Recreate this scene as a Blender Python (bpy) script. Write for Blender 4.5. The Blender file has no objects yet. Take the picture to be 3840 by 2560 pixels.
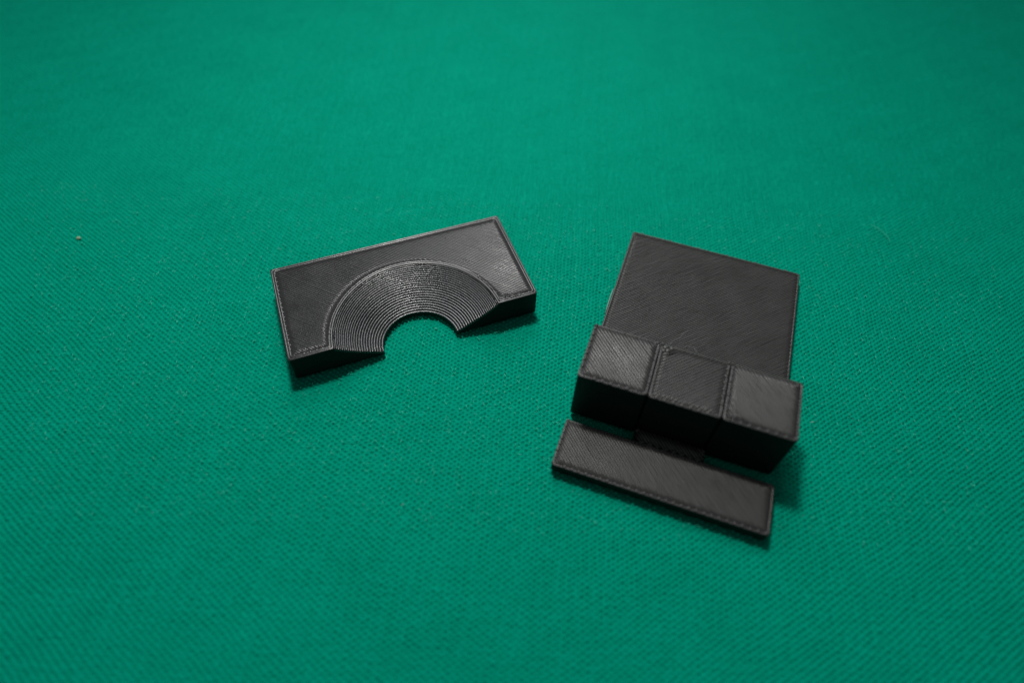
import bpy, bmesh, math, random
import numpy as np
from mathutils import Matrix, Vector, Euler

random.seed(7)
RNG = np.random.default_rng(11)
S = 10.0                      # scene units: 1 = 1 cm; measurements below are in 10 cm
scene = bpy.context.scene
C = scene.collection

# ------------------------------------------------------------------ camera
cam_d = bpy.data.cameras.new("camera")
cam = bpy.data.objects.new("camera", cam_d)
C.objects.link(cam)
cam.matrix_world = (Matrix.Translation((0, 0, S))
                    @ Matrix.Rotation(math.radians(90 - 53.719), 4, 'X')
                    @ Matrix.Rotation(math.radians(2.256), 4, 'Z'))
cam_d.sensor_width = 36
cam_d.lens = 36 * 2336.7 / 3840
cam_d.clip_start = 0.1
cam_d.clip_end = 2000
cam_d.dof.use_dof = True
cam_d.dof.focus_distance = 12.35
cam_d.dof.aperture_fstop = (cam_d.lens / 1000) / 0.29
scene.camera = cam

# ------------------------------------------------------------------ world and lamps
w = bpy.data.worlds.new("World")
scene.world = w
w.use_nodes = True
bgn = w.node_tree.nodes["Background"]
bgn.inputs[0].default_value = (0.9, 0.96, 1.0, 1)
bgn.inputs[1].default_value = 0.10


def area_lamp(name, loc, target, size, power, color, shape='DISK', size_y=None):
    d = bpy.data.lights.new(name, 'AREA')
    d.shape = shape
    d.size = size
    if size_y:
        d.size_y = size_y
    d.energy = power
    d.color = color
    o = bpy.data.objects.new(name, d)
    C.objects.link(o)
    o.location = loc
    v = Vector(target) - Vector(loc)
    o.rotation_euler = v.to_track_quat('-Z', 'Y').to_euler()
    return o


area_lamp("desk_lamp_light", (-2.6, 15.6, 24.5), (-0.6, 13.2, 0), 3.4, 2950, (1.0, 0.985, 0.96)).data.spread = math.radians(145)
area_lamp("window_light", (-8.0, 128.0, 132.0), (0, 9, 0), 72.0, 92000, (0.95, 0.98, 1.0))

scene.view_settings.view_transform = 'Standard'
scene.view_settings.look = 'None'
scene.view_settings.gamma = 1
scene.view_settings.exposure = 0
scene.render.engine = 'CYCLES'


# ------------------------------------------------------------------ helpers
def tag(o, label=None, cat=None, group=None, kind=None):
    if label: o['label'] = label
    if cat: o['category'] = cat
    if group: o['group'] = group
    if kind: o['kind'] = kind
    return o


def link(name, me, mat, parent=None, smooth=False):
    o = bpy.data.objects.new(name, me)
    C.objects.link(o)
    if mat is not None:
        me.materials.clear()
        me.materials.append(mat)
    if parent: o.parent = parent
    if smooth:
        me.polygons.foreach_set('use_smooth', [True] * len(me.polygons))
    return o


def empty(name, x, y, z, rz):
    o = bpy.data.objects.new(name, None)
    C.objects.link(o)
    o.location = (x * S, y * S, z * S)
    o.rotation_euler = (0, 0, rz)
    o.empty_display_size = 0.3
    return o


class MB:
    def __init__(s): s.v = []; s.f = []

    def grid(s, rows, close_row=False, cap=True):
        """rows: list of equal-length point lists -> quads between neighbours"""
        b = len(s.v); n = len(rows[0])
        for r in rows: s.v.extend(r)
        for i in range(len(rows) - 1):
            for j in range(n - 1):
                a = b + i * n + j
                s.f.append((a, a + 1, a + n + 1, a + n))
        if cap:
            s.f.append(tuple(b + j for j in range(n))[::-1])
            e = b + (len(rows) - 1) * n
            s.f.append(tuple(e + j for j in range(n)))

    def mesh(s, name):
        me = bpy.data.meshes.new(name)
        me.from_pydata([(x * S, y * S, z * S) for x, y, z in s.v], [], s.f)
        me.update()
        bm = bmesh.new(); bm.from_mesh(me)
        bmesh.ops.remove_doubles(bm, verts=bm.verts, dist=2e-5)
        bmesh.ops.recalc_face_normals(bm, faces=bm.faces)
        bm.to_mesh(me); bm.free()
        return me


# bead cross-section: (lateral fraction of width, height fraction)
PROF = [(-.5, -1.0), (-.46, -.35), (-.28, -.06), (0, 0), (.28, -.06), (.46, -.35), (.5, -1.0)]
PROF5 = [(-.5, -1.0), (-.34, -.34), (0, 0), (.34, -.34), (.5, -1.0)]


def bead(mb, path, width, depth, z, prof=PROF5, jit=0.0, zj=0.0, taper=True):
    """extruded plastic bead along a 2-D path, rounded ends"""
    n = len(path)
    rows = []
    for i, (x, y) in enumerate(path):
        x0, y0 = path[max(0, i - 1)]; x1, y1 = path[min(n - 1, i + 1)]
        tx, ty = x1 - x0, y1 - y0
        L = math.hypot(tx, ty) or 1
        nx, ny = -ty / L, tx / L
        k = 1.0
        if taper and (i == 0 or i == n - 1): k = .6
        o = random.gauss(0, jit); zz = z + random.gauss(0, zj)
        wv = width * k * (1 + random.gauss(0, .03 if jit else 0))
        dz = depth * (1 if k == 1 else 1)
        end_drop = depth * .2 if k != 1 else 0
        rows.append([(x + nx * (p * wv + o), y + ny * (p * wv + o), zz + q * dz - end_drop) for p, q in prof])
    mb.grid(rows)


def closed_bead(mb, pts, width, depth, z, zj=0.0, jit=0.0, prof=PROF):
    n = len(pts)
    b = len(mb.v); m = len(prof)
    for i in range(n):
        x0, y0 = pts[i - 1]; x1, y1 = pts[(i + 1) % n]; x, y = pts[i]
        tx, ty = x1 - x0, y1 - y0
        L = math.hypot(tx, ty) or 1
        nx, ny = -ty / L, tx / L
        zz = z + random.gauss(0, zj); o = random.gauss(0, jit)
        for p, q in prof:
            mb.v.append((x + nx * (p * width + o), y + ny * (p * width + o), zz + q * depth))
    for i in range(n):
        for j in range(m - 1):
            a = b + i * m + j; c = b + ((i + 1) % n) * m + j
            mb.f.append((a, a + 1, c + 1, c))


def resample(pts, step, closed=True):
    out = []
    n = len(pts)
    for i in range(n if closed else n - 1):
        x0, y0 = pts[i]; x1, y1 = pts[(i + 1) % n]
        L = math.hypot(x1 - x0, y1 - y0)
        k = max(1, int(round(L / step)))
        for j in range(k):
            t = j / k
            out.append((x0 + (x1 - x0) * t, y0 + (y1 - y0) * t))
    if not closed: out.append(pts[-1])
    return out


def raster(mb, inside, bbox, ang, pitch, width, depth, z, step=.014, jit=.00012, zj=.00008, turn_h=.0006, seed=0):
    """parallel infill lines joined by zig-zag turns at their ends"""
    x0, y0, x1, y1 = bbox
    cx, cy = (x0 + x1) / 2, (y0 + y1) / 2
    R = math.hypot(x1 - x0, y1 - y0) / 2 + .01
    dx, dy = math.cos(ang), math.sin(ang)
    nx, ny = -dy, dx
    prev = {}
    k = 0
    o = -R
    fine = .0012
    N = int(2 * R / fine)
    rnd = random.Random(seed)
    while o < R:
        runs = []; cur = None
        for i in range(N + 1):
            s = -R + i * fine
            x = cx + dx * s + nx * o; y = cy + dy * s + ny * o
            if inside(x, y):
                if cur is None: cur = s
            elif cur is not None:
                runs.append((cur, s - fine)); cur = None
        if cur is not None: runs.append((cur, R))
        lz = rnd.gauss(0, zj * 1.4)
        for a, b in runs:
            if b - a < pitch * 1.2: continue
            m = max(2, int((b - a) / step) + 1)
            path = [(cx + dx * (a + (b - a) * i / (m - 1)) + nx * o, cy + dy * (a + (b - a) * i / (m - 1)) + ny * o) for i in range(m)]
            bead(mb, path, width, depth, z + lz, jit=jit, zj=zj)
        if len(runs):
            # turn to the next line: at the far end for even lines, near end for odd ones
            for a, b in runs:
                s = b - pitch * .2 if k % 2 == 0 else a + pitch * .2
                px = cx + dx * s + nx * (o + pitch * .5); py = cy + dy * s + ny * (o + pitch * .5)
                if b - a > pitch * 3 and inside(px, py):
                    h = turn_h * rnd.uniform(.5, 1.4)
                    sg = 1 if k % 2 == 0 else -1
                    pth = []
                    for q in range(5):
                        th = -math.pi / 2 + math.pi * q / 4
                        ex = math.cos(th) * pitch * .5 * sg; ey = math.sin(th) * pitch * .5
                        pth.append((px + dx * ex + nx * ey, py + dy * ex + ny * ey))
                    bead(mb, pth, width * .95, depth, z + h, prof=PROF5)
        o += pitch; k += 1


def blob(mb, x, y, z, rx, ry, rz, rot=0, n=7, m=5, rough=.15):
    rows = []
    for i in range(m + 1):
        ph = -math.pi / 2 + math.pi * i / m
        row = []
        for j in range(n + 1):
            th = 2 * math.pi * (j % n) / n
            k = 1 + (random.uniform(-rough, rough) if 0 < i < m and j < n else 0)
            a = math.cos(ph) * math.cos(th) * rx * k; b = math.cos(ph) * math.sin(th) * ry * k
            row.append((x + a * math.cos(rot) - b * math.sin(rot), y + a * math.sin(rot) + b * math.cos(rot), z + math.sin(ph) * rz * k))
        row[-1] = row[0]
        rows.append(row)
    mb.grid(rows, cap=False)


def rounded_box(name, x0, x1, y0, y1, z0, z1, rv=.004, rb=.006, rt=.0, seg=3):
    bm = bmesh.new()
    bmesh.ops.create_cube(bm, size=1)
    for v in bm.verts:
        v.co = Vector(((x0 + x1) / 2 + v.co.x * (x1 - x0), (y0 + y1) / 2 + v.co.y * (y1 - y0), (z0 + z1) / 2 + v.co.z * (z1 - z0))) * S
    if rv:
        es = [e for e in bm.edges if abs(e.verts[0].co.z - e.verts[1].co.z) > 1e-4]
        bmesh.ops.bevel(bm, geom=es, offset=rv * S, segments=seg, affect='EDGES', profile=.5)
    for zz, r in ((z0, rb), (z1, rt)):
        if r:
            es = [e for e in bm.edges if all(abs(v.co.z - zz * S) < 1e-4 for v in e.verts)]
            bmesh.ops.bevel(bm, geom=es, offset=r * S, segments=seg, affect='EDGES', profile=.5)
    bmesh.ops.recalc_face_normals(bm, faces=bm.faces)
    me = bpy.data.meshes.new(name)
    bm.to_mesh(me); bm.free()
    return me


# ------------------------------------------------------------------ materials
def new_mat(name):
    m = bpy.data.materials.new(name); m.use_nodes = True
    nt = m.node_tree
    return m, nt, nt.nodes['Principled BSDF']


def plastic(name, base, rough, layers=False, noise_amt=.12, spec=.5):
    m, nt, p = new_mat(name)
    N, L = nt.nodes, nt.links
    p.inputs['Base Color'].default_value = (*base, 1)
    p.inputs['Roughness'].default_value = rough
    p.inputs['Specular IOR Level'].default_value = spec
    tc = N.new('ShaderNodeTexCoord')
    nz = N.new('ShaderNodeTexNoise'); nz.inputs['Scale'].default_value = 22; nz.inputs['Detail'].default_value = 4
    nz.inputs['Roughness'].default_value = .65
    L.new(tc.outputs['Object'], nz.inputs['Vector'])
    n2 = N.new('ShaderNodeTexNoise'); n2.inputs['Scale'].default_value = 2.1; n2.inputs['Detail'].default_value = 2
    L.new(tc.outputs['Object'], n2.inputs['Vector'])
    mr = N.new('ShaderNodeMapRange')
    mr.inputs['From Min'].default_value = .3; mr.inputs['From Max'].default_value = .7
    mr.inputs['To Min'].default_value = rough - .06; mr.inputs['To Max'].default_value = rough + .1
    L.new(n2.outputs['Fac'], mr.inputs['Value'])
    L.new(mr.outputs['Result'], p.inputs['Roughness'])
    bp = N.new('ShaderNodeBump'); bp.inputs['Strength'].default_value = noise_amt; bp.inputs['Distance'].default_value = .02
    L.new(nz.outputs['Fac'], bp.inputs['Height'])
    last = bp
    if layers:
        sx = N.new('ShaderNodeSeparateXYZ'); L.new(tc.outputs['Object'], sx.inputs[0])
        mu = N.new('ShaderNodeMath'); mu.operation = 'MULTIPLY'; mu.inputs[1].default_value = 2 * math.pi / .0227
        L.new(sx.outputs['Z'], mu.inputs[0])
        sn = N.new('ShaderNodeMath'); sn.operation = 'SINE'; L.new(mu.outputs[0], sn.inputs[0])
        b2 = N.new('ShaderNodeBump'); b2.inputs['Strength'].default_value = .5; b2.inputs['Distance'].default_value = .004
        L.new(sn.outputs[0], b2.inputs['Height']); L.new(bp.outputs['Normal'], b2.inputs['Normal'])
        last = b2
    L.new(last.outputs['Normal'], p.inputs['Normal'])
    return m


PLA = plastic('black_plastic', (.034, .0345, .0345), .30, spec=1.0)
PLA_WALL_SHADED = plastic('black_plastic_wall_shaded', (.004, .004, .004), .5, layers=True, noise_amt=.05, spec=.2)  # same plastic as the tops, with the shade on the walls put into its colour
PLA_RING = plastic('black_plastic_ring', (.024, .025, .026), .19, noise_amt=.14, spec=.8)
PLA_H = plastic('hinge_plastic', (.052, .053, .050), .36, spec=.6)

# cloth
CL, nt, p = new_mat('green_cotton')
N, L = nt.nodes, nt.links
p.inputs['Roughness'].default_value = .5
p.inputs['Specular IOR Level'].default_value = .05
p.inputs['Specular Tint'].default_value = (.12, 1.0, .85, 1)
tc = N.new('ShaderNodeTexCoord')
n1 = N.new('ShaderNodeTexNoise'); n1.inputs['Scale'].default_value = 24; n1.inputs['Detail'].default_value = 5; n1.inputs['Roughness'].default_value = .75
L.new(tc.outputs['Object'], n1.inputs['Vector'])
n2 = N.new('ShaderNodeTexNoise'); n2.inputs['Scale'].default_value = .8; n2.inputs['Detail'].default_value = 4
L.new(tc.outputs['Object'], n2.inputs['Vector'])
at = N.new('ShaderNodeAttribute'); at.attribute_name = 'tone'
cr = N.new('ShaderNodeMix'); cr.data_type = 'RGBA'
cr.inputs[6].default_value = (.0, .262, .168, 1); cr.inputs[7].default_value = (.0, .41, .275, 1)
ad = N.new('ShaderNodeMath'); ad.operation = 'MULTIPLY_ADD'; ad.inputs[1].default_value = .55; ad.inputs[2].default_value = -.10
L.new(n1.outputs['Fac'], ad.inputs[0])
a2 = N.new('ShaderNodeMath'); a2.operation = 'MULTIPLY_ADD'; a2.inputs[1].default_value = .35
L.new(n2.outputs['Fac'], a2.inputs[0]); L.new(ad.outputs[0], a2.inputs[2])
a3 = N.new('ShaderNodeMath'); a3.operation = 'ADD'
L.new(a2.outputs[0], a3.inputs[0]); L.new(at.outputs['Fac'], a3.inputs[1])
L.new(a3.outputs[0], cr.inputs[0]); L.new(cr.outputs[2], p.inputs['Base Color'])
nf = N.new('ShaderNodeTexNoise'); nf.inputs['Scale'].default_value = 42; nf.inputs['Detail'].default_value = 3
L.new(tc.outputs['Object'], nf.inputs['Vector'])
bp = N.new('ShaderNodeBump'); bp.inputs['Strength'].default_value = .55; bp.inputs['Distance'].default_value = .02
L.new(nf.outputs['Fac'], bp.inputs['Height']); L.new(bp.outputs['Normal'], p.inputs['Normal'])

# ------------------------------------------------------------------ the woven cloth (real height field)
A_ = np.array([math.cos(math.radians(-36)), math.sin(math.radians(-36))]) * .0083
B_ = np.array([math.cos(math.radians(33)), math.sin(math.radians(33))]) * .0088
AMP = .0084
A_, B_ = (A_ + B_) / 2, (B_ - A_) / 2          # weft (across) and warp (away from the lens) thread spacing
Minv = np.linalg.inv(np.stack([A_, B_], 1))


def thread_tables(n):
    return dict(ph=RNG.uniform(0, 6.28, n), ph2=RNG.uniform(0, 6.28, n), ph3=RNG.uniform(0, 6.28, n), f=RNG.uniform(.12, .3, n),
                f2=RNG.uniform(.6, 1.1, n), w=RNG.normal(0, .05, n), tone=RNG.normal(0, .03, n))


TS, TT = thread_tables(4096), thread_tables(4096)
CELL = RNG.normal(0, 1, (1024, 1024))


def weave(s, t):
    """height 0..1, tone, for lattice coordinates"""
    js = np.floor(t + .5).astype(int) % 4096          # thread running along s
    is_ = np.floor(s + .5).astype(int) % 4096         # thread running along t
    ts, tt = TT, TS
    offA = .07 * np.sin(ts['f'][js] * s + ts['ph'][js]) + .05 * np.sin(ts['f2'][js] * s + ts['ph2'][js])
    offB = .07 * np.sin(tt['f'][is_] * t + tt['ph'][is_]) + .05 * np.sin(tt['f2'][is_] * t + tt['ph2'][is_])
    thA = 1 + ts['w'][js] + .07 * np.sin(ts['f2'][js] * .7 * s + ts['ph3'][js])
    thB = 1 + tt['w'][is_] + .07 * np.sin(tt['f2'][is_] * .7 * t + tt['ph3'][is_])
    tl = t - np.round(t) + offA * .8
    sl = s - np.round(s) + offB * .8
    par = np.where((np.floor(s + .5).astype(int) + np.floor(t + .5).astype(int)) % 2 == 0, 1., -1.)
    c = np.cos(np.pi * sl) * np.cos(np.pi * tl) * par
    a = np.sqrt(np.clip(1 - (tl / (.52 * thA)) ** 2, 0, 1))
    b = np.sqrt(np.clip(1 - (sl / (.52 * thB)) ** 2, 0, 1))
    hA = .22 * a * thA - .20 * c
    hB = .34 * b * thB + .64 * c
    jit = CELL[np.floor(s + .5).astype(int) % 1024, np.floor(t + .5).astype(int) % 1024]
    h = np.maximum(hA, hB) + .05 * jit
    tone = np.where(hA > hB, ts['tone'][js] - .30, tt['tone'][is_] + .12) + .08 * jit  # sunken weft darker, raised warp lighter: shade between threads put into the colour
    return h, tone


def region_ok(x, y):
    hw = .86 + (y - .05) * .62                      # half width of what the lens can see, plus margin
    return (y > -.15) & (y < 2.62) & (np.abs(x) < hw + .12)


def cloth_mesh(ymin, ymax, k, name):
    cor = np.array([[x, y] for x in (-2.7, 2.7) for y in (ymin, ymax)]) @ Minv.T
    s0, t0 = np.floor(cor.min(0)).astype(int) - 1; s1, t1 = np.ceil(cor.max(0)).astype(int) + 1
    ns, nt_ = (s1 - s0) * k + 1, (t1 - t0) * k + 1
    s = s0 + np.arange(ns) / k; t = t0 + np.arange(nt_) / k
    Sg, Tg = np.meshgrid(s, t, indexing='ij')
    cs = (Sg[:-1, :-1] // 1) + .5; ct = (Tg[:-1, :-1] // 1) + .5   # cell centres
    cx = cs * A_[0] + ct * B_[0]; cy = cs * A_[1] + ct * B_[1]
    keep = region_ok(cx, cy) & (cy >= ymin) & (cy < ymax)
    I, J = np.nonzero(keep)
    v00 = I * nt_ + J
    quads = np.stack([v00, v00 + nt_, v00 + nt_ + 1, v00 + 1], 1)
    used, inv = np.unique(quads, return_inverse=True)
    quads = inv.reshape(-1, 4)
    su, tu = Sg.ravel()[used], Tg.ravel()[used]
    h, tone = weave(su, tu)
    # gentle wandering of the whole weave
    x = su * A_[0] + tu * B_[0]; y = su * A_[1] + tu * B_[1]
    wx = .0030 * np.sin(x * 9 + y * 6) + .0018 * np.sin(x * 21 - y * 17 + 1) + .0007 * np.sin(x * 60 + y * 44)
    wy = .0030 * np.sin(y * 8 - x * 7 + 2) + .0018 * np.sin(y * 23 + x * 13) + .0007 * np.sin(y * 66 - x * 35)
    co = np.stack([x + wx, y + wy, (h - 1.0) * AMP], 1) * S
    me = bpy.data.meshes.new(name)
    me.vertices.add(len(co)); me.vertices.foreach_set('co', co.astype(np.float32).ravel())
    me.loops.add(quads.size); me.loops.foreach_set('vertex_index', quads.astype(np.int32).ravel())
    me.polygons.add(len(quads))
    me.polygons.foreach_set('loop_start', np.arange(0, quads.size, 4, dtype=np.int32))
    me.polygons.foreach_set('use_smooth', np.ones(len(quads), bool))
    at = me.attributes.new('tone', 'FLOAT', 'POINT'); at.data.foreach_set('value', tone.astype(np.float32))
    me.update(calc_edges=True); me.validate()
    print(name, len(quads), 'quads')
    return me


cloth = link('cloth', cloth_mesh(-.15, 2.62, 3, 'cloth'), CL)
tag(cloth, 'green plain-weave cotton cloth lying flat under both black plastic prints', None, kind='structure')
mb = MB()
mb.grid([[(-30, -30, -.0062), (30, -30, -.0062)], [(-30, 30, -.0062), (30, 30, -.0062)]], cap=False)
base = link('cloth_under_sheet', mb.mesh('cloth_under_sheet'), CL)  # added flat sheet in the cloth colour, below the weave and beyond its edges
tag(base, 'flat green sheet added under the woven cloth, carrying it past its edges', None, kind='structure')

# ------------------------------------------------------------------ 1: block with half funnel recess
W1, D1, H1, R1, r1 = .4864, .2363, .0634, .1600, .0729
root = empty('funnel_block', -.1779, .71722, 0, .39147)
tag(root, 'flat black 3D-printed block with a ridged half-funnel hollow cut in its front edge', 'printed block')
PR = [(.0729, .0135), (.079, .0163), (.100, .0265), (.121, .0372), (.134, .0450), (.146, .0530), (.155, .0596), (.160, .0634)]


def prof_z(r): return float(np.interp(r, [a for a, b in PR], [b for a, b in PR]))
def prof_r(z): return float(np.interp(z, [b for a, b in PR], [a for a, b in PR]))


HB = H1 - .0011
chain = []                                            # outer walls, from the right end of the arc round to the left end
def corner(cx, cy, a0, r=.0045, n=4):
    return [(cx + r * math.cos(a0 + math.pi / 2 * i / n), cy + r * math.sin(a0 + math.pi / 2 * i / n)) for i in range(n + 1)]
rc = .0045
chain += [(R1, 0)] + corner(W1 / 2 - rc, rc, -math.pi / 2) + corner(W1 / 2 - rc, D1 - rc, 0) + corner(-W1 / 2 + rc, D1 - rc, math.pi / 2) \
    + corner(-W1 / 2 + rc, rc, math.pi) + [(-R1, 0)]
levels = [(HB, 0), (.0075, 0), (.0035, .0008), (.0012, .0026), (0, .0055)]
bm = bmesh.new()
def V(x, y, z): return bm.verts.new((x * S, y * S, z * S))
def ins(x, y, d):
    x2 = max(-W1 / 2 + d, min(W1 / 2 - d, x)); y2 = max(d, min(D1 - d, y))
    return x2, y2
wall = [[V(*ins(x, y, d), z) for x, y in chain] for z, d in levels]
for a, b in zip(wall[:-1], wall[1:]):
    for k in range(len(chain) - 1): bm.faces.new((a[k], b[k], b[k + 1], a[k + 1]))
NA = 72
rad = [r1] + list(np.linspace(r1 + .0015, R1, 14))
def rz(r): return prof_z(r) - .0030 if r < R1 - 1e-6 else HB
srf = [[V(r * math.cos(math.pi * k / NA), r * math.sin(math.pi * k / NA), rz(r)) for k in range(NA + 1)] for r in rad]
for a, b in zip(srf[:-1], srf[1:]):
    for k in range(NA): bm.faces.new((a[k], b[k], b[k + 1], a[k + 1]))
ilev = [(.004, 0), (0, .003)]
inner = [srf[0]] + [[V((r1 + d) * math.cos(math.pi * k / NA), (r1 + d) * math.sin(math.pi * k / NA), z) for k in range(NA + 1)] for z, d in ilev]
for a, b in zip(inner[:-1], inner[1:]):
    for k in range(NA): bm.faces.new((a[k], a[k + 1], b[k + 1], b[k]))
bm.faces.new(wall[0] + srf[-1][::-1][1:-1])
for sg in (0, NA):                                     # front faces under the profile
    sd = 1 if sg == 0 else -1
    rows_ = []
    for q, r in enumerate(rad):
        rows_.append([srf[q][sg]] + [V(sd * r, d, z) for z, d in levels[1:]])
    for a, b in zip(rows_[:-1], rows_[1:]):
        for k in range(4): bm.faces.new((a[k], a[k + 1], b[k + 1], b[k]))
bmesh.ops.remove_doubles(bm, verts=bm.verts, dist=1e-4)
bmesh.ops.recalc_face_normals(bm, faces=bm.faces)
me = bpy.data.meshes.new('body'); bm.to_mesh(me); bm.free()
body = link('body', me, PLA_WALL_SHADED, root)

# stepped rings of the funnel, one bead per printed layer
NR = 22
z_lo, z_hi = .0135, H1
dz = (z_hi - z_lo) / NR
for k in range(NR):
    zt = z_lo + dz * k
    ra = prof_r(zt) if k else r1
    rb = prof_r(min(zt + dz, z_hi)) + .0012 if k < NR else R1 + .0046
    if k == NR: zt = H1 + .0002
    wd = rb - ra
    cs = [(ra + .0003, zt - dz * 1.4), (ra, zt - dz * .9), (ra + .0003, zt - dz * .45), (ra + .0010, zt - dz * .12), (ra + min(.0019, wd * .45), zt),
          (ra + wd * .64, zt - dz * .12), (ra + wd * .86, zt - dz * .42), (rb, zt - dz * .85)]
    if k == NR: cs = cs[:5] + [(ra + wd * .7, zt - dz * .05), (ra + wd * .9, zt - dz * .2), (rb, zt - dz * .5)]
    mb = MB(); rows = []
    n = 150
    e = .0011 / ra
    ph = random.uniform(0, 6.28); ph2 = random.uniform(0, 6.28)
    for i in range(n + 1):
        t = i / n
        th = -e + t * (math.pi + 2 * e)
        endk = 1.0
        drop = 0
        if i == 0 or i == n: endk = .55; drop = dz * .35
        wr = .00011 * math.sin(7 * th + ph) + .00008 * math.sin(23 * th + ph2) 
        wz = .00010 * math.sin(11 * th + ph2) 
        if th < .12 or th > math.pi - .12:
            wz += random.gauss(0, .00022); wr += random.gauss(0, .00012)
        mid = (ra + rb) / 2
        rows.append([((mid + (r - mid) * endk + wr) * math.cos(th), (mid + (r - mid) * endk + wr) * math.sin(th), z + wz - drop) for r, z in cs])
    mb.grid(rows)
    # rounded nub where the print head turns at the front end of the layer
    for th in (-.2 * e, math.pi + .2 * e):
        for q in range(1):
            rr = (ra + rb) / 2 - .0002
            blob(mb, rr * math.cos(th), .0006, zt - dz * .45, wd * random.uniform(.40, .5), .0016, dz * random.uniform(.62, .8), n=8, m=5, rough=.12)
    link('funnel_ring', mb.mesh('funnel_ring'), PLA_RING, root, smooth=True)


def outline1(d):
    a = math.asin(d / (R1 + d))
    c = .004
    pts = [(W1 / 2 - d - c, d), (W1 / 2 - d, d + c), (W1 / 2 - d, D1 - d - c), (W1 / 2 - d - c, D1 - d), (-W1 / 2 + d + c, D1 - d), (-W1 / 2 + d, D1 - d - c),
           (-W1 / 2 + d, d + c), (-W1 / 2 + d + c, d)]
    for i in range(61):
        th = math.pi - a - (math.pi - 2 * a) * i / 60
        pts.append(((R1 + d) * math.cos(th), (R1 + d) * math.sin(th)))
    return pts


P1 = .0041
mb = MB()
closed_bead(mb, resample(outline1(.0022), .012), .0045, .0016, H1 - .0001, zj=.00007, jit=.00006, prof=PROF5)
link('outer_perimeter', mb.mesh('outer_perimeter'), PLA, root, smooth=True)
mb = MB()
closed_bead(mb, resample(outline1(.0064), .009), .0045, .0015, H1 - .0001, zj=.00012, jit=.00012, prof=PROF5)
link('inner_perimeter', mb.mesh('inner_perimeter'), PLA, root, smooth=True)


def in1(x, y):
    d = .0066
    return abs(x) < W1 / 2 - d and d < y < D1 - d and math.hypot(x, y) > R1 + d


mb = MB()
raster(mb, in1, (-W1 / 2, 0, W1 / 2, D1), math.radians(-45), P1, P1 * .95, .0018, H1, seed=3, turn_h=.0004)
o = link('top_infill_lines', mb.mesh('top_infill_lines'), PLA, root, smooth=True)
tag(o, kind='stuff')
# messy patch where the head lifted, right end of the arc
mb = MB()
for i in range(46):
    t = random.random() ** 1.3
    x = R1 + .006 + .045 * t + random.gauss(0, .002); y = .006 + abs(random.gauss(0, .006)) * (1.2 - t)
    a0 = random.choice([.5, 2.3, -.6]) + random.gauss(0, .5); ln = random.uniform(.003, .009)
    pth = [(x + math.cos(a0 + q * .25) * ln * q / 3, y + math.sin(a0 + q * .25) * ln * q / 3) for q in range(4)]
    pth = [(a, max(.003, b)) for a, b in pth]
    bead(mb, pth, random.uniform(.0012, .0024), .001, H1 + random.uniform(.0002, .0013))
for i in range(14):
    th = random.uniform(.03, .5)
    blob(mb, (R1 + .006 + random.gauss(0, .0012)) * math.cos(th), (R1 + .006) * math.sin(th), H1 + .0003, .0024, .0015, .0009, rot=th + 1.57)
tag(link('ragged_patch', mb.mesh('ragged_patch'), PLA, root, smooth=True), kind='stuff')

# ------------------------------------------------------------------ 2: the print-in-place hinge
hinge = empty('hinge', .11104, .57541, 0, -.30806)
tag(hinge, 'black 3D-printed hinge with square back plate, three cube knuckles and narrow front bar', 'hinge')


def block(part, x0, x1, y0, y1, z0, z1, ang, seed, mat=PLA_H, rv=.0035, rb=.006, pitch=.0050, dots=.0009, per=1):
    P2 = pitch
    pb = rounded_box(part, x0, x1, y0, y1, z0, z1 - .0016, rv=rv, rb=rb)
    o = link(part, pb, PLA_WALL_SHADED, hinge)
    for k in range(1 if per >= 0 else 0):
        d = .0020
        c = .0035
        pts = [(x0 + d + c, y0 + d), (x1 - d - c, y0 + d), (x1 - d, y0 + d + c), (x1 - d, y1 - d - c), (x1 - d - c, y1 - d), (x0 + d + c, y1 - d),
               (x0 + d, y1 - d - c), (x0 + d, y0 + d + c)]
        mb = MB()
        closed_bead(mb, resample(pts, .012), .0040, .0012, z1 - .0004, zj=.00010, jit=.00008, prof=PROF5)
        link('outer_perimeter' if k == 0 else 'inner_perimeter', mb.mesh('perimeter'), mat, o, smooth=True)
    d = .0016 if per >= 0 else .0012
    mb = MB()
    raster(mb, lambda x, y: x0 + d < x < x1 - d and y0 + d < y < y1 - d, (x0, y0, x1, y1), ang, P2, P2 * 1.0, .0014, z1,
           seed=seed, turn_h=dots, jit=.00016, zj=.00012)
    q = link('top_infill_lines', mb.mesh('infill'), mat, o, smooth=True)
    tag(q, kind='stuff')
    return o


Z2 = .025
block('back_plate', .0052, .3698, .1161 + .0015, .4849, 0, Z2, math.radians(45), 1, rb=.003, dots=.0004, pitch=.0037)
# web joining plate and outer knuckles is inside the knuckles; the knuckles themselves
k1 = block('knuckle', 0, .1186, 0, .1161, 0, .1296, math.radians(-45), 2, dots=.0013, rb=.008, per=0)
k2 = block('knuckle',   .1209, .2404, .0005, .1155, 0, .1290, math.radians(45), 5, dots=.0010, rb=.008, per=0)
k3 = block('knuckle',   .2427, .3613, 0, .1161, 0, .1296, math.radians(-45), 9, dots=.0006, rb=.008, per=0)
k1['label'] = 'left cube knuckle with a glossy dotted top'
k2['label'] = 'middle cube knuckle joined to the front bar'
k3['label'] = 'right cube knuckle with a scuffed front corner'
bar = block('front_bar', -.0003, .3650, -.1195, -.0265, 0, Z2, math.radians(-45), 4, rb=.004, dots=.0007, pitch=.0044)
nk = block('neck', .1215, .2450, -.0262, .0002, 0, Z2 - .0004, math.radians(-45), 6, rb=.0, rv=0, per=-1, dots=.0004)

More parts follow.
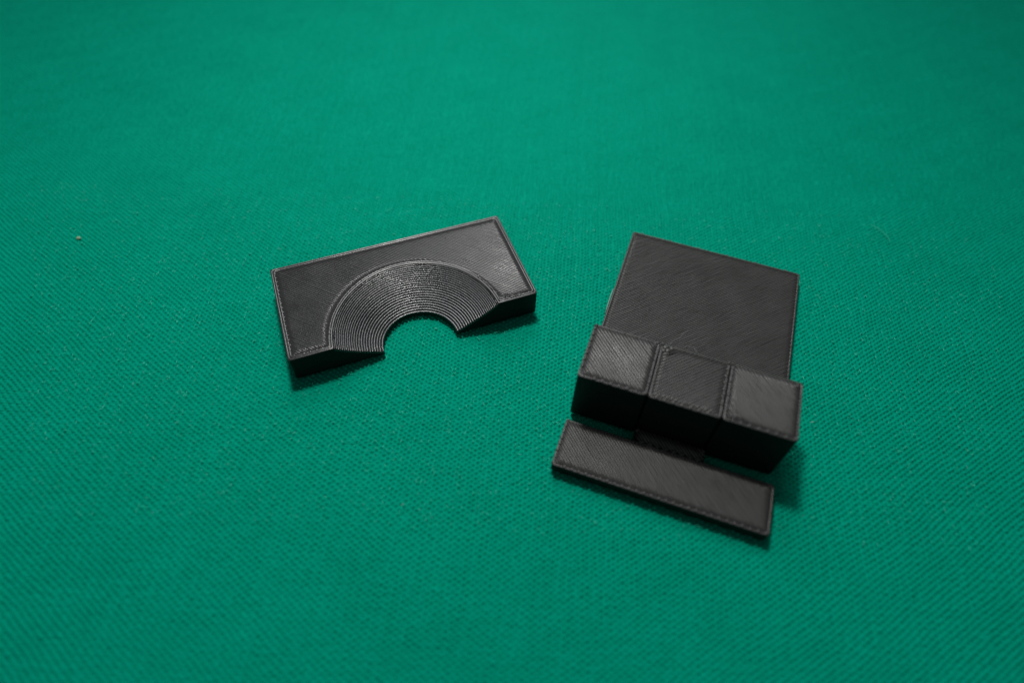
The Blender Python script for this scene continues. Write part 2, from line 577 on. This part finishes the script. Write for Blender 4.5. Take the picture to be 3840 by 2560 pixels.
# blemishes: drops and strings of plastic
mb = MB()
for (x, y, r) in ((.1290, .1085, .0050), (.1340, .1030, .0054), (.1270, .1010, .0036), (.1390, .1095, .0044)):
    blob(mb, x, y, .1290, r, r * .8, r * .42, rot=random.uniform(0, 3), n=10, m=8, rough=.06)
bead(mb, [(.131, .093), (.137, .096), (.144, .101), (.149, .104)], .0026, .002, .1315)
link('plastic_blob', mb.mesh('plastic_blob'), PLA_H, k2, smooth=True)
mb = MB()
for i in range(16):
    x = .2475 + abs(random.gauss(0, .009)); y = .004 + abs(random.gauss(0, .008))
    blob(mb, x, y, .1298, random.uniform(.0015, .0032), random.uniform(.0012, .002), .0011, rot=random.uniform(0, 3))
bead(mb, [(.2530, .034), (.2570, .027), (.2610, .020), (.2640, .015)], .0036, .002, .1312)
bead(mb, [(.2560, .016), (.2640, .012), (.2740, .010)], .003, .002, .1306)
link('plastic_blob', mb.mesh('plastic_blob'), PLA_H, k3, smooth=True)
mb = MB()
for (x, y, r, kk) in ((.0035, .1135, .0026, k1), (.1145, .1135, .0026, k1), (.1150, .003, .0026, k1), (.1225, .1140, .0030, k2), (.2375, .114, .0028, k2), (.2440, .1140, .0028, k3)):
    mb = MB(); blob(mb, x, y, .1296, r, r * .9, r * .6)
    link('corner_nub', mb.mesh('corner_nub'), PLA_H, kk, smooth=True)


def tube(mb, pts, r, n=5):
    rows = []
    for i, pnt in enumerate(pts):
        a = Vector(pts[max(0, i - 1)]); b = Vector(pts[min(len(pts) - 1, i + 1)])
        t = (b - a).normalized()
        u = t.cross(Vector((0, 0, 1)));
        u = u.normalized() if u.length > 1e-6 else Vector((1, 0, 0))
        v = t.cross(u)
        rows.append([tuple(Vector(pnt) + (u * math.cos(2 * math.pi * j / n) + v * math.sin(2 * math.pi * j / n)) * r) for j in range(n + 1)])
    mb.grid(rows)


def strand(x, y, z, ln, a, bend, rise, seed, n=8):
    rr = random.Random(seed); pts = []
    for i in range(n):
        pts.append((x, y, z + rise * math.sin(math.pi * i / (n - 1))))
        x += math.cos(a) * ln / n; y += math.sin(a) * ln / n; a += bend / n + rr.gauss(0, .12)
    return pts


def flat_mat(name, col, rough=.5, alpha=None):
    m, nt, p = new_mat(name)
    p.inputs['Base Color'].default_value = (*col, 1); p.inputs['Roughness'].default_value = rough
    nz = nt.nodes.new('ShaderNodeTexNoise'); nz.inputs['Scale'].default_value = 30
    bpn = nt.nodes.new('ShaderNodeBump'); bpn.inputs['Strength'].default_value = .3; bpn.inputs['Distance'].default_value = .01
    nt.links.new(nz.outputs['Fac'], bpn.inputs['Height']); nt.links.new(bpn.outputs['Normal'], p.inputs['Normal'])
    return m


HAIR = flat_mat('plastic_hair', (.11, .112, .11), .5)
mb = MB()
tube(mb, [(.1618, .1698, .116), (.1581, .1633, .118), (.1523, .1554, .119), (.1487, .1439, .120), (.1435, .1383, .121), (.1379, .1299, .122), (.1331, .1150, .127)], .0009)
tube(mb, [(.1440, .1140, .1280), (.1530, .1257, .121), (.1638, .1309, .120), (.1754, .1322, .121), (.1850, .1150, .127)], .0006)
link('plastic_string', mb.mesh('plastic_string'), HAIR, hinge, smooth=True)
mb = MB()
WH = flat_mat('clear_string', (.30, .36, .33), .4)
tube(mb, [(.0036, .245, .010), (.0028, .268, .013), (.0026, .290, .014), (.0034, .312, .012)], .0009)
o = link('clear_string', mb.mesh('clear_string'), WH, hinge, smooth=True)

# ------------------------------------------------------------------ crumbs and fibres on the cloth
def small(name, mb, mat, label, cat):
    o = link(name, mb.mesh(name), mat, None, smooth=True)
    tag(o, label, cat)
    return o


CR = flat_mat('crumb', (.30, .40, .24), .9)
mb = MB(); blob(mb, -.9696, .9722, -.0012, .0048, .0044, .0030, n=9, m=6)
small('crumb', mb, CR, 'tiny beige crumb on the green cloth at the far left', 'crumb')
LT = flat_mat('lint', (.03, .50, .37), .9)
mb = MB(); tube(mb, [(.829, 1.112, .004), (.840, 1.105, .003), (.850, 1.092, .003), (.857, 1.075, .003), (.858, 1.058, .003)], .0006)
small('lint_fibre', mb, LT, 'faint curved fibre on the cloth right of the hinge plate', 'fibre')
LW = flat_mat('white_lint', (.22, .42, .35), .8)
mb = MB(); tube(mb, strand(.5525, .5740, .004, .0085, -.1, .2, .002, 2), .0008)
small('white_fibre', mb, LW, 'short white fibre on the cloth right of the right knuckle', 'fibre')
mb = MB(); tube(mb, strand(-.1725, .386, .004, .006, .2, .9, .002, 2), .0007)
small('white_lint', mb, LW, 'speck of white lint on the empty cloth in the lower middle', 'lint')

# loose surface fibres of the cloth: nobody could count them
mb = MB()
FB = flat_mat('cloth_fibre', (.02, .52, .36), .35)
for i in range(5200):
    y = random.uniform(.35, 1.15) if i % 4 else random.uniform(.5, .95)
    x = random.uniform(-.75 - (y - .3) * .5, .75 + (y - .3) * .5)
    z = random.uniform(-.001, .0006)
    a = random.uniform(0, 6.28); ln = random.uniform(.002, .007); r = random.uniform(.00022, .00042)
    bx, by = math.cos(a), math.sin(a); k = random.uniform(-.4, .4) * ln
    p0 = (x, y, z); p1 = (x + bx * ln / 2 - by * k, y + by * ln / 2 + bx * k, z + random.uniform(.0004, .0018)); p2 = (x + bx * ln, y + by * ln, z)
    rows = []
    for q in (p0, p1, p2):
        rows.append([(q[0] - by * r, q[1] + bx * r, q[2]), (q[0], q[1], q[2] + r), (q[0] + by * r, q[1] - bx * r, q[2])])
    mb.grid(rows, cap=False)
o = link('cloth_fuzz', mb.mesh('cloth_fuzz'), FB, None, smooth=True)
tag(o, 'loose short fibres standing up from the green weave', None, kind='stuff')
